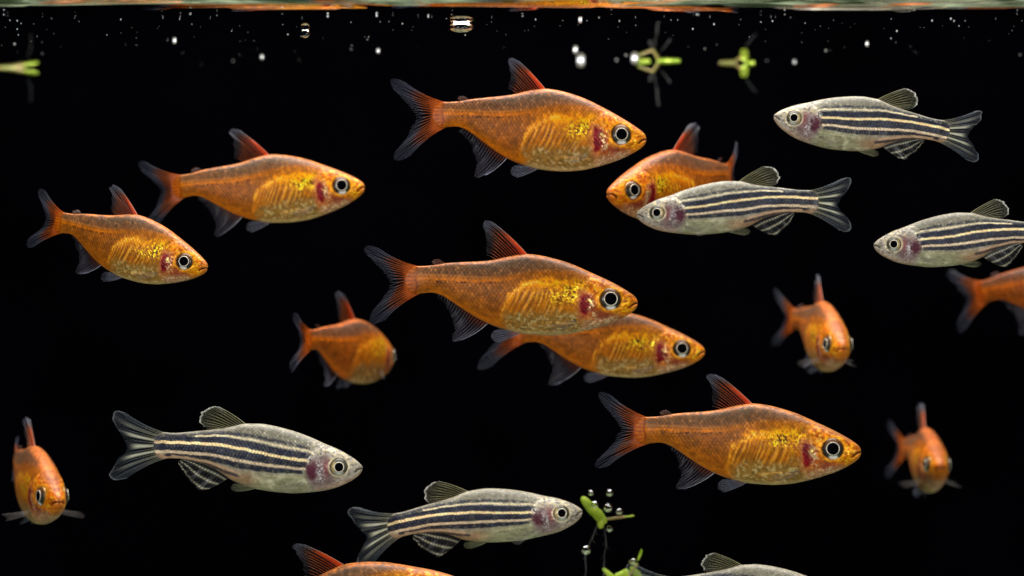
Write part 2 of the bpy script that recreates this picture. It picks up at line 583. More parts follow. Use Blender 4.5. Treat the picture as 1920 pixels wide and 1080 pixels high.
    p.mix((250, 214, 130), np.exp(-(((x - 1508) / 17) ** 2 + ((y - 614) / 15) ** 2)) * ss(0.3, 0.5, n3), 0.7)
    # gold border round the eye
    ex, ey, er = T.eye
    de = np.hypot(x - ex, y - ey) - er
    p.mix((236, 160, 46), np.exp(-((de - 9) / 9) ** 2) * (0.3 + 0.8 * n2), 0.4)
    p.mix((40, 26, 14), (1 - ss(-8, 3, de)) * 0.85)
    # root of the tail: the flesh runs out in streaks
    streak = 0.5 + 0.5 * np.cos(np.arctan2(y - 465, 640 - x) * 66)
    p.mix((212, 104, 22), (1 - ss(375, 440, x)) * 0.9)
    p.mix((104, 40, 14), (1 - ss(365, 425, x)) * ss(0.45, 0.8, streak) * 0.45)
    p.mix((128, 44, 12), np.exp(-((x - 408 - 6 * np.sin(y / 15)) / 7) ** 2) * 0.8 * ss(0.2, 0.7, n2))
    # lips
    ml = seg_dist(x, y, T.mouth)
    p.mix((226, 138, 66), (1 - ss(14, 30, ml)) * ss(1770, 1800, x) * 0.7)
    p.mix((60, 18, 8), (1 - ss(2, 9, ml)) * 0.95)
    lum = p.c.mean(-1, keepdims=True)
    p.c = np.clip(lum + (p.c - lum) * 1.05, 0.003, 1.0) * (1.0 + 0.12 * hsh(sd, 3.0, 1.0))
    rest = 1 - np.clip(inab * 0.9 + gz + hd * 0.4, 0, 1)
    p.mul(1 - 0.20 * rest)
    p.c[..., 1] *= 1.0 + 0.08 * hsh(sd, 5.0, 1.0)
    p.mul(0.80 + 0.36 * n1)
    p.mul(0.76 + 0.46 * n2)
    p.mul(0.84 + 0.32 * n4)
    relief = (3.6 * (net - 0.35) * body * (1 - ss(0.8, 0.95, s)) * ss(420, 500, x)
              + zone * 3 * (rib - 0.5) * amp + hd * 7 * (n2 - 0.5) + gf * 4 * (n3 - 0.5) + low * 6 * (n2 - 0.5))
    go = np.hypot((x - 1560) / 1.0, (y - 630) / 1.35)
    relief = relief + 5 * (1 - ss(118, 138, go)) - 4 * np.exp(-((go - 142) / 9) ** 2) * (x < 1560)
    relief = relief - 18 * np.exp(-(ml / 8) ** 2)
    relief = relief - 16 * (1 - ss(-14, 4, de))
    return p, relief


Z_L1 = [(640, 258), (780, 258), (900, 262), (1000, 275), (1150, 302), (1300, 336), (1450, 360), (1505, 384)]
Z_L2 = [(330, 303), (500, 303), (650, 308), (800, 321), (950, 340), (1100, 371), (1250, 405), (1400, 426), (1455, 432)]
Z_L3 = [(330, 372), (520, 374), (650, 382), (800, 402), (950, 430), (1100, 452), (1250, 474), (1440, 492)]
Z_L4 = [(470, 406), (600, 418), (700, 440), (800, 470), (880, 497), (930, 512)]
Z_D0 = [(330, 268), (600, 262), (760, 243), (900, 240), (1000, 250), (1150, 276), (1300, 308), (1470, 350)]
Z_D1 = [(330, 283), (600, 284), (800, 292), (950, 306), (1100, 335), (1250, 368), (1400, 392), (1490, 405)]
Z_D2 = [(330, 340), (600, 344), (800, 362), (950, 384), (1100, 412), (1250, 440), (1400, 458), (1450, 462)]
Z_D3 = [(420, 396), (600, 398), (700, 410), (800, 430), (950, 462), (1100, 486), (1250, 503), (1420, 516)]
Z_D4 = [(560, 430), (680, 452), (780, 485), (870, 520), (960, 545)]


def paint_danio(x, y, top, bot, sd, yn):
    s = (y - top) / np.maximum(bot - top, 1)
    p = Paint(x.shape, (166, 160, 142))
    n1 = fbm(x / 60, yn / 60, sd + 1)
    n2 = fbm(x / 18, yn / 18, sd + 2)
    n3 = fbm(x / 10, yn / 10, sd + 3, 2)
    n4 = vnoise(x / 7, yn / 7, sd + 4)
    net = scale_net(x, yn, 26, 40)
    body = ss(370, 430, x) * (1 - ss(1440, 1500, x))
    p.mix((124, 118, 98), (1 - ss(0.08, 0.30, s)) * 0.85)
    p.mix((190, 178, 152), (1 - ss(0.0, 0.06, s)) * (0.4 + 0.6 * n2))  # pale rim of top light along the back, painted in
    cell = scale_cell(x, yn, sd)
    p.mul(1 - (0.15 + 0.5 * n1) * (1 - ss(0.03, 0.42, net)) * body * (1 - ss(0.34, 0.6, s)))
    p.mul(1 + (0.4 * cell - 0.2) * body)
    p.mix((214, 208, 190), body * ss(0.92, 0.99, cell) * ss(0.2, 0.6, net) * 0.3, 0.4)  # light flashing off single scales, put into the colour
    # belly
    be = ss(480, 560, y) * ss(880, 980, x) * (1 - ss(1420, 1500, x))
    p.mix((164, 162, 126), be * 0.9)
    p.mix((126, 124, 92), be * ss(0.5, 0.66, fbm(x / 44, yn / 18, sd + 9)) * 0.5)
    p.mix((200, 198, 166), be * ss(0.55, 0.75, n1) * 0.6)
    p.mix((172, 130, 96), np.exp(-(((x - 985) / 110) ** 2 + ((y - 570) / 60) ** 2)) * 0.8)
    p.mix((214, 204, 160), np.exp(-((y - 545 - 0.06 * (x - 1200)) / 5) ** 2) * ss(1120, 1180, x) * (1 - ss(1380, 1430, x)) * 0.7, 0.4)
    # pinkish rear underside
    p.mix((176, 134, 98), (1 - ss(900, 980, x)) * ss(0.72, 0.9, s) * 0.8)
    wob = 9 * (fbm(x / 34, yn / 50, sd + 5) - 0.5) + 4 * (n3 - 0.5) + 16 * (fbm(x / 190, yn / 400, sd + 6) - 0.5)
    dark = (33, 38, 60)

    def stripe(pts, hw, rgb, k, soft=6.0, g=None, brk=0.0):
        d, rng = line_dist(x, y + wob, pts)
        hw_ = hw(x) if callable(hw) else hw
        m = 1 - ss(hw_ - soft * 0.5, hw_ + soft, np.abs(d))
        if brk:
            m = m * (1 - brk * (1 - ss(0.28, 0.5, n2)))
        p.mix(rgb, m * rng * k, g)

    stripe(Z_D0, pchip((380, 600, 800, 1000, 1470), (20, 18, 12, 10, 9)), (50, 52, 62), 0.9, 10, brk=0.95)
    stripe(Z_D1, pchip((380, 600, 800, 1000, 1490), (15, 16, 26, 27, 20)), dark, 0.97, 6, 0.12, 0.15)
    stripe(Z_D2, pchip((380, 600, 800, 1000, 1450), (28, 28, 30, 29, 22)), dark, 0.97, 6, 0.12, 0.15)
    stripe(Z_D3, pchip((420, 600, 800, 1000, 1420), (9, 13, 19, 20, 13)), dark, 0.95, 6, 0.1, 0.3)
    stripe(Z_D4, 10, (58, 50, 62), 0.9, 7, brk=0.35)
    stripe(Z_L1, 5, (240, 220, 176), 0.95, 4, 0.3, 0.25)
    stripe(Z_L2, pchip((380, 600, 1000, 1455), (9.5, 9.5, 8.5, 8.5)), (255, 218, 158), 1.0, 3.5, 0.3)
    stripe(Z_L3, pchip((380, 600, 1000, 1440), (9, 9, 8.5, 7)), (236, 208, 170), 0.95, 4.5, 0.3, 0.1)
    stripe(Z_L4, 8, (206, 170, 136), 0.85, 7)
    # blue-violet flecks in the dark bands
    p.mix((74, 84, 106), body * ss(0.52, 0.70, n3) * ss(0.35, 0.6, n1) * (p.c.sum(-1) < 0.2) * 0.6, 0.3)
    # head
    hd = ss(1470, 1530, x)
    p.mix((168, 160, 146), hd * 0.9)
    p.mix((198, 176, 122), hd * ss(0.54, 0.68, n2) * (1 - ss(0.35, 0.55, s)) * 0.8, 0.35)
    p.mix((112, 102, 88), hd * (1 - ss(0.34, 0.46, n2)) * 0.7)
    p.mix((206, 194, 168), hd * ss(0.62, 0.74, n3) * 0.5, 0.4)
    p.mix((170, 158, 138), ss(1760, 1820, x) * 0.5)
    p.mix((206, 168, 140), hd * ss(0.82, 0.95, s) * 0.5)
    # gill: violet-red with silver flecks
    gd = np.hypot((x - 1490) / 52, (y - 498) / 76)
    p.mix((124, 96, 100), (1 - ss(0.9, 1.6, np.hypot((x - 1545) / 85, (y - 520) / 90))) * 0.75)
    p.mix((98, 36, 56), (1 - ss(0.55, 1.1, gd + 0.7 * (n2 - 0.5))) * 0.9)
    p.mix((148, 70, 70), np.exp(-(((x - 1588) / 22) ** 2 + ((y - 490) / 68) ** 2)) * 0.8)
    fl = np.exp(-(((x - 1545 - 0.1 * (y - 520)) / 26) ** 2 + ((y - 540) / 80) ** 2))
    p.mix((226, 216, 214), fl * ss(0.50, 0.64, n3) * 1.1, 0.8)
    p.mix((236, 226, 206), np.exp(-(((x - 1470) / 24) ** 2 + ((y - 420) / 26) ** 2)) * ss(0.45, 0.6, n3), 0.6)
    ex, ey, er = Z.eye
    de = np.hypot(x - ex, y - ey) - er
    p.mix((214, 198, 160), np.exp(-((de - 6) / 9) ** 2) * (0.5 + 0.5 * n2), 0.5)
    p.mix((44, 40, 34), (1 - ss(-8, 3, de)) * 0.85)
    # root of the tail
    streak = vnoise(x / 60, yn / 10, sd + 15)
    p.mix((48, 52, 62), (1 - ss(360, 410, x)) * (1 - ss(0.35, 0.55, streak)) * 0.6)
    ml = seg_dist(x, y, Z.mouth)
    p.mix((60, 44, 34), (1 - ss(2, 8, ml)) * 0.85)
    p.c = p.c * np.array([0.92, 0.94, 0.98])
    p.mul(0.78 + 0.42 * n1)
    p.mul(0.80 + 0.40 * n2)
    p.mul(0.84 + 0.32 * n4)
    relief = 3.6 * (net - 0.35) * body * (1 - ss(0.75, 0.95, s)) + hd * 5 * (n2 - 0.5) + fl * 3
    go = np.hypot((x - 1565) / 1.0, (y - 510) / 1.3)
    relief = relief + 6 * (1 - ss(116, 132, go)) - 5 * np.exp(-((go - 138) / 9) ** 2) * (x < 1565)
    relief = relief - 16 * np.exp(-(ml / 8) ** 2) - 14 * (1 - ss(-14, 4, de))
    return p, relief


# ---- fins: base edge, outer edge (same number of guide points, front to back), colouring
def fin_tail_t(u, t, e):
    lobe = np.abs(u - 0.5) * 2                      # 0 in the fork, 1 on the outer rays
    c = Paint(u.shape, (40, 44, 58))
    c.mix((84, 34, 16), (1 - ss(0.32, 0.66, t)) * 0.95)
    c.mix((184, 86, 24), (1 - ss(0.10, 0.42, t)) * (0.35 + 0.65 * ss(0.2, 0.7, lobe)))
    c.mix((186, 88, 24), (1 - ss(0.06, 0.22, t)))
    c.mix((24, 20, 22), (1 - ss(0.1, 0.45, lobe)) * ss(0.2, 0.45, t) * 0.8)
    a = 0.30 - 0.12 * ss(0.3, 0.7, t) + 0.10 * ss(0.72, 0.95, t) * ss(0.5, 0.9, lobe)
    a = a + 0.6 * (1 - ss(0.05, 0.30, t)) - 0.14 * (1 - ss(0.0, 0.4, lobe)) * ss(0.2, 0.5, t)
    return c.c, np.clip(a, 0.05, 0.97)


def ray_tail_t(u, t, e):
    c = Paint(u.shape, (116, 120, 140))
    c.mix((226, 122, 48), 1 - ss(0.36, 0.68, t))
    c.mix((246, 150, 52), 1 - ss(0.1, 0.35, t))
    return c.c, np.clip(1.0 - 0.62 * ss(0.35, 0.9, t), 0.1, 1)


def fin_dorsal_t(u, t, e):
    c = Paint(u.shape, (40, 28, 28))
    c.mix((232, 70, 12), (1 - ss(0.06, 0.26, u)) * (1 - ss(0.45, 0.75, t)) * 1.0)
    c.mix((104, 40, 18), ss(0.2, 0.4, u) * (1 - ss(0.3, 0.7, t)) * 0.8)
    c.mix((76, 80, 98), ss(0.74, 0.92, t) * (1 - ss(0.35, 0.7, u)))
    a = 0.80 * (1 - ss(0.06, 0.30, u)) * (1 - ss(0.42, 0.78, t)) + 0.20 * (1 - ss(0.3, 1.0, u)) + 0.04
    a = a + 0.15 * ss(0.75, 0.95, t) * (1 - ss(0.3, 0.6, u))
    return c.c, np.clip(a, 0.04, 0.9)


def ray_dorsal_t(u, t, e):
    c = Paint(u.shape, (200, 116, 70))
    c.mix((250, 116, 36), (1 - ss(0.2, 0.5, u)) * (1 - ss(0.4, 0.8, t)))
    c.mix((236, 180, 150), (1 - ss(0.0, 0.06, u)))
    c.mix((170, 172, 186), ss(0.6, 0.9, t))
    return c.c, np.clip(0.9 - 0.65 * ss(0.2, 0.9, t) * ss(0.1, 0.5, u) - 0.35 * ss(0.3, 1, u), 0.10, 1)


def fin_anal_t(u, t, e):
    c = Paint(u.shape, (40, 36, 46))
    c.mix((120, 54, 28), (1 - ss(0.0, 0.30, t)) * 0.8)
    c.mix((150, 154, 184), ss(0.6, 0.95, t) * (1 - ss(0.03, 0.2, u)))
    a = 0.30 - 0.14 * ss(0.4, 1, u) + 0.25 * (1 - ss(0.0, 0.10, u)) - 0.1 * ss(0.7, 1.0, t) * ss(0.3, 0.6, u)
    return c.c, np.clip(a, 0.06, 0.8)


def ray_anal_t(u, t, e):
    c = Paint(u.shape, (130, 126, 146))
    c.mix((196, 112, 70), 1 - ss(0.0, 0.40, t))
    c.mix((214, 216, 236), (1 - ss(0.0, 0.08, u)))
    return c.c, np.clip(0.85 - 0.5 * ss(0.3, 1, t) - 0.45 * ss(0.2, 1, u) + 0.4 * (1 - ss(0, 0.08, u)), 0.12, 1)


def fin_pelvic_t(u, t, e):
    c = Paint(u.shape, (70, 72, 88))
    c.mix((150, 90, 60), 1 - ss(0.0, 0.4, t))
    return c.c, np.clip(0.26 + 0.2 * (1 - ss(0.0, 0.2, u)) - 0.1 * t, 0.1, 0.8)


def ray_pelvic_t(u, t, e):
    c = Paint(u.shape, (160, 166, 190))
    return c.c, np.clip(0.85 - 0.5 * t, 0.15, 1)


def fin_clear(u, t, e):
    c = Paint(u.shape, (130, 124, 126))
    return c.c, np.full(u.shape, 0.05)


def ray_clear(u, t, e):
    c = Paint(u.shape, (190, 182, 178))
    return c.c, np.clip(0.22 - 0.14 * t + 0.25 * (1 - ss(0, 0.12, u)), 0.05, 0.9)


def fin_adipose(u, t, e):
    c = Paint(u.shape, (120, 80, 70))
    return c.c, np.full(u.shape, 0.35)


def fin_tail_z(u, t, e):
    lobe = np.abs(u - 0.5) * 2
    c = Paint(u.shape, (34, 42, 56))
    band = 0.5 + 0.5 * np.cos(2 * math.pi * (u - 0.5) * 6.4)
    mid = 1 - ss(0.45, 0.72, lobe)
    c.mix((224, 224, 196), mid * ss(0.6, 0.9, band) * (1 - ss(0.6, 0.97, t)))
    c.mix((12, 15, 28), mid * (1 - ss(0.2, 0.6, band)))
    c.mix((150, 148, 128), (1 - ss(0.0, 0.16, t)) * 0.6)
    c.mix((170, 176, 182), ss(0.95, 1.0, t) * 0.8 * ss(0.3, 0.6, lobe))
    a = 0.34 + 0.50 * mid * ss(0.6, 0.9, band) * (1 - ss(0.6, 0.97, t)) + 0.45 * (1 - ss(0.02, 0.16, t)) + 0.18 * ss(0.95, 1.0, t) * ss(0.3, 0.6, lobe)
    return c.c, np.clip(a, 0.1, 0.95)


def ray_tail_z(u, t, e):
    c = Paint(u.shape, (140, 150, 158))
    c.mix((206, 202, 168), (1 - ss(0.1, 0.5, t)) * 0.8)
    return c.c, np.clip(0.70 - 0.46 * ss(0.15, 0.9, t), 0.1, 1)


def fin_dorsal_z(u, t, e):
    c = Paint(u.shape, (66, 66, 44))
    c.mix((30, 34, 34), ss(0.35, 0.7, t) * 0.8)
    c.mix((226, 226, 216), ss(0.93, 0.985, t) * (1 - ss(0.72, 0.95, u)) * ss(0.02, 0.12, u))
    c.mix((210, 204, 176), (1 - ss(0.0, 0.03, u)) * 0.7)
    a = 0.42 - 0.16 * ss(0.5, 1, u) + 0.40 * ss(0.93, 0.985, t) * (1 - ss(0.72, 0.95, u)) + 0.25 * (1 - ss(0, 0.03, u))
    return c.c, np.clip(a, 0.1, 0.95)


def ray_dorsal_z(u, t, e):
    c = Paint(u.shape, (206, 202, 160))
    return c.c, np.clip(0.85 - 0.4 * t - 0.3 * u, 0.12, 1)


def fin_anal_z(u, t, e):
    c = Paint(u.shape, (16, 18, 32))
    v = t * 2.7 + 0.10 * np.sin(u * 9) + 0.1
    st = np.exp(-(((v % 1.0) - 0.55) / 0.13) ** 2) * (0.45 + 0.55 * ss(-0.3, 0.6, np.cos(u * 2 * math.pi * 15)))
    c.mix((248, 244, 212), st * ss(0.08, 0.16, t) * (1 - ss(0.88, 0.97, t)))
    a = 0.50 + 0.42 * st * (1 - ss(0.9, 1.0, t)) - 0.3 * ss(0.8, 1, t)
    return c.c, np.clip(a, 0.1, 0.95)


def ray_anal_z(u, t, e):
    c = Paint(u.shape, (120, 120, 116))
    return c.c, np.clip(0.5 - 0.35 * t, 0.1, 1)


def fin_pelvic_z(u, t, e):
    c = Paint(u.shape, (70, 74, 50))
    return c.c, np.full(u.shape, 0.24)


def ray_pelvic_z(u, t, e):
    c = Paint(u.shape, (180, 182, 150))
    return c.c, np.clip(0.75 - 0.4 * t, 0.1, 1)


# base polyline, outer polyline (front ray to rear ray), number of rays, sag of rays
T.fins = [
    ('tail_fin', [(425, 374), (400, 384), (372, 408), (356, 440), (352, 465), (356, 490), (372, 520), (400, 544), (425, 551)],
     [(160, 220), (112, 198), (74, 194), (58, 212), (70, 258), (116, 308), (160, 362), (202, 420), (236, 466), (202, 530), (152, 598), (100, 650), (66, 690), (54, 732), (70, 756), (112, 754), (168, 732)],
     21, 0.10, fin_tail_t, ray_tail_t, 'lobes'),
    ('dorsal_fin', [(1124, 290), (1060, 296), (990, 308), (925, 322)],
     [(918, 78), (878, 54), (842, 52), (828, 84), (848, 132), (858, 180), (852, 230), (850, 290)], 12, 0.05, fin_dorsal_t, ray_dorsal_t, ''),
    ('anal_fin', [(858, 758), (780, 712), (700, 652), (620, 592), (545, 552)],
     [(690, 872), (640, 888), (604, 884), (614, 845), (634, 800), (632, 745), (612, 690), (590, 640), (560, 600), (520, 566)], 19, -0.10, fin_anal_t, ray_anal_t, ''),
]
Z.fins = [
    ('tail_fin', [(425, 236), (400, 246), (372, 272), (356, 305), (352, 332), (356, 359), (372, 392), (400, 414), (425, 424)],
     [(160, 112), (104, 86), (66, 84), (52, 112), (64, 168), (104, 232), (142, 290), (162, 338), (144, 374), (104, 410), (60, 466), (30, 520), (38, 558), (82, 573), (150, 556)],
     20, 0.08, fin_tail_z, ray_tail_z, 'lobes'),
    ('dorsal_fin', [(1006, 178), (950, 188), (890, 200), (820, 212)],
     [(800, 47), (742, 47), (690, 80), (664, 124), (664, 160), (690, 196), (722, 214)], 10, 0.06, fin_dorsal_z, ray_dorsal_z, ''),
    ('anal_fin', [(880, 560), (790, 503), (700, 462), (620, 440), (545, 424)],
     [(730, 640), (668, 656), (632, 612), (590, 566), (556, 524), (532, 482), (520, 448)], 15, -0.06, fin_anal_z, ray_anal_z, ''),
]


class Pose:
    """Bends the straight fish along its back line and maps drawing units to centimetres."""

    def __init__(self, sp, tail, head, zb, sway):
        self.sp, self.zb, self.sway = sp, zb, sway
        self.X = np.linspace(-420, 1500, 1200)
        xm = sp.L * 0.55
        q = np.clip((xm - self.X) / xm, 0, 1.5)
        r = np.clip((self.X - xm) / (sp.L - xm), 0, 1.1)
        th = -math.radians(tail) * q ** 1.7 + math.radians(head) * r ** 1.5
        dx = self.X[1] - self.X[0]
        i0 = np.argmin(abs(self.X - xm))
        cx, cy = np.cumsum(np.cos(th)) * dx, np.cumsum(np.sin(th)) * dx
        self.cx, self.cy, self.th, self.xm = cx - cx[i0] + xm, cy - cy[i0], th, xm
        self.k = 1.0
        self.off = np.zeros(3)

    def raw(self, X, Y, Zz):
        cx = np.interp(X, self.X, self.cx)
        cy = np.interp(X, self.X, self.cy)
        th = np.interp(X, self.X, self.th)
        zz = Zz + self.zb * ((X - self.xm) / self.xm) ** 2 * 100
        return np.stack([cx - Y * np.sin(th), cy + Y * np.cos(th), zz], -1)

    def __call__(self, dx, lat, dy):
        """drawing x, lateral offset (left positive), drawing y (down)"""
        X = np.asarray(dx, float) - self.sp.x0
        return (self.raw(X, np.asarray(lat, float), self.sp.yref - np.asarray(dy, float)) - self.off) * self.k


def half_width_at(sp, x, y):
    t, b = sp.top(x), sp.bot(x)
    sn = np.clip(((t + b) / 2 - y) / ((b - t) / 2 + 1e-6), -1, 1)
    return sp.wid(x) * section(np.sqrt(1 - sn ** 2), sn)


def section(cs, sn):
    a = np.abs(cs)
    return np.sign(cs) * a ** 0.86 * (1 - 0.13 * np.clip(sn, 0, 1) + 0.03 * sn)


def make_fin(name, sp, pose, root, base, outer, nray, sag, cf, cr, mode, lat0=0.0, lat1=0.0, detail=1.0, rad=2.1, jit=0.0, sd=0.0):
    nu, nt = int(56 * detail) + 8, int(22 * detail) + 6
    u = np.linspace(0, 1, nu)
    B = polyline(base, nu)
    E = polyline(outer, nu)
    E = E + (jit * (fbm(u * 17, u * 0, sd, 3) - 0.5))[:, None] * np.array([1.0, 0.3])
    t = np.linspace(0, 1, nt)
    U, Tt = np.meshgrid(u, t, indexing='ij')

    def pt(U, Tt):
        b = np.stack([np.interp(U, u, B[:, k]) for k in (0, 1)], -1)
        e = np.stack([np.interp(U, u, E[:, k]) for k in (0, 1)], -1)
        dlt = e - b
        nrm = np.stack([-dlt[..., 1], dlt[..., 0]], -1)
        sgn = (U - 0.5) * 2 if mode == 'lobes' else np.ones_like(U)
        bow = (sag * sgn * 4 * Tt * (1 - Tt) * 0.5)[..., None] * nrm
        q = b + dlt * Tt[..., None] + bow
        lat = lat0 + (lat1 - lat0) * Tt ** 1.3 + pose.sway * 40 * Tt ** 2 * np.sin(U * 4.0 + 0.7 + sd) + 9 * np.sin(U * 23 + sd) * Tt ** 1.5
        return pose(q[..., 0], lat, q[..., 1])

    c, a = cf(U, Tt, None)
    a = a * (0.8 + 0.4 * fbm(U * 24, Tt * 5, sd + 3.0))
    col = np.concatenate([c, np.clip(a, 0, 1)[..., None]], -1)
    fin = mesh_obj(name, pt(U, Tt).reshape(-1, 3), grid_faces(nu, nt), M_FIN, root, col.reshape(-1, 4))
    if nray:
        paths, radii, cols = [], [], []
        m = 11
        tt = np.linspace(0.0, 0.985, m)
        for i in range(nray):
            uc = (i + 0.5) / nray if mode == 'lobes' else (i / (nray - 1)) * 0.96 + 0.008
            fork = 0.30 / nray
            for sgn in ((-1, 1) if 0 < i < nray - 1 or mode == 'lobes' else (0,)):
                uu = np.clip(uc + sgn * fork * ss(0.35, 1.0, tt), 0.002, 0.998)
                paths.append(pt(uu, tt))
                radii.append(pose.k * rad * (1.0 - 0.62 * tt) * (1.5 if (i == 0 and mode != 'lobes') else 1.0))
                cc, aa = cr(uu, tt, None)
                cols.append(np.repeat(np.concatenate([cc, aa[:, None]], -1), 3, 0))
        v, f = tubes(paths, radii, 3)
        r = mesh_obj('fin_rays', v, f, M_RAY, fin, np.concatenate(cols))
        r['kind'] = 'stuff'
    return fin


def make_eye(sp, pose, root, side, tetra):
    ex, ey, er = sp.eye
    hw = half_width_at(sp, ex, ey)
    c = pose(ex, side * (hw - 4), ey)
    # local frame from the flank
    a1 = pose(ex + 30, side * half_width_at(sp, ex + 30, ey), ey)
    a0 = pose(ex - 30, side * half_width_at(sp, ex - 30, ey), ey)
    b1 = pose(ex, side * half_width_at(sp, ex, ey - 25), ey - 25)
    b0 = pose(ex, side * half_width_at(sp, ex, ey + 25), ey + 25)
    fx = (a1 - a0) / np.linalg.norm(a1 - a0)
    n = np.cross(fx, (b1 - b0))
    n /= np.linalg.norm(n)
    lat = pose(ex, side * (hw + 10), ey) - pose(ex, side * hw, ey)
    if np.dot(n, lat) < 0:
        n = -n
    lat = lat / np.linalg.norm(lat)
    n = n * 0.55 + lat * 0.45
    n /= np.linalg.norm(n)
    fx = fx - n * np.dot(fx, n)
    fx /= np.linalg.norm(fx)
    up = np.cross(n, fx)
    if up[2] < 0:
        up = -up
    k = pose.k

    def dome(r, rise, lift, nr=14, na=40, r0=0.0):
        rr = np.linspace(r0, r, nr)
        ang = np.arange(na) * 2 * math.pi / na
        R_, A_ = np.meshgrid(rr, ang, indexing='ij')
        h = rise * np.sqrt(np.clip(1 - (R_ / (r * 1.0001)) ** 2, 0, 1)) + lift
        v = c + k * (R_[..., None] * (np.cos(A_)[..., None] * fx + np.sin(A_)[..., None] * up) + h[..., None] * n)
        return v.reshape(-1, 3), grid_faces(nr, na, True), R_.ravel() / r, A_.ravel()

    v, f, R_, A_ = dome(er, 38, -16, 20, 56)
    sn = np.sin(A_)
    nz = vnoise(A_ * 9, R_ * 6, 5.0)
    if tetra:
        p = Paint(R_.shape, (46, 42, 34))
        p.mix((120, 74, 30), ss(0.0, 0.9, sn) * 0.6)
        p.mix((44, 60, 44), ss(0.2, 0.9, -sn) * (1 - ss(0.75, 0.95, R_)) * 0.6)
        p.mix((250, 248, 240), ss(0.80, 0.98, -sn) * ss(0.60, 0.74, R_) * (1 - ss(0.92, 1.0, R_)) * 0.95)  # silvered lower iris with its white glint painted in
        p.mix((22, 16, 10), ss(0.80, 0.9, R_) * (1 - ss(-0.2, 0.4, -sn)) * 0.6)
        p.mix((224, 158, 60), ss(0.93, 1.0, R_) * 0.9)
    else:
        p = Paint(R_.shape, (84, 84, 68))
        p.mix((64, 62, 54), ss(0.1, 0.9, sn) * ss(0.7, 0.85, R_) * 0.85)
        p.mix((214, 190, 128), ss(0.3, 0.9, -np.cos(A_)) * 0.6)
        p.mix((206, 216, 206), ss(0.6, 1.0, -sn) * 0.7)
        p.mix((60, 54, 46), ss(0.90, 0.97, R_) * 0.7)
    p.mul(0.75 + 0.5 * nz)
    col = np.concatenate([p.c, np.ones((len(R_), 1))], -1)
    eye = mesh_obj('eye', v, f, M_IRIS, root, col)
    pr = er * (0.535 if tetra else 0.50)
    v, f, _, _ = dome(pr, 8, 16.6, 8, 36)
    mesh_obj('pupil', v, f, M_PUPIL, eye)
    ang = np.linspace(0, 2 * math.pi, 41)
    ring = c + k * (pr * 1.07 * (np.cos(ang)[:, None] * fx + np.sin(ang)[:, None] * up) + 17.5 * n)
    v, f = tubes([ring], [np.full(41, k * (2.7 if tetra else 3.6))], 6)
    mesh_obj('iris_ring', v, f, M_RING, eye)


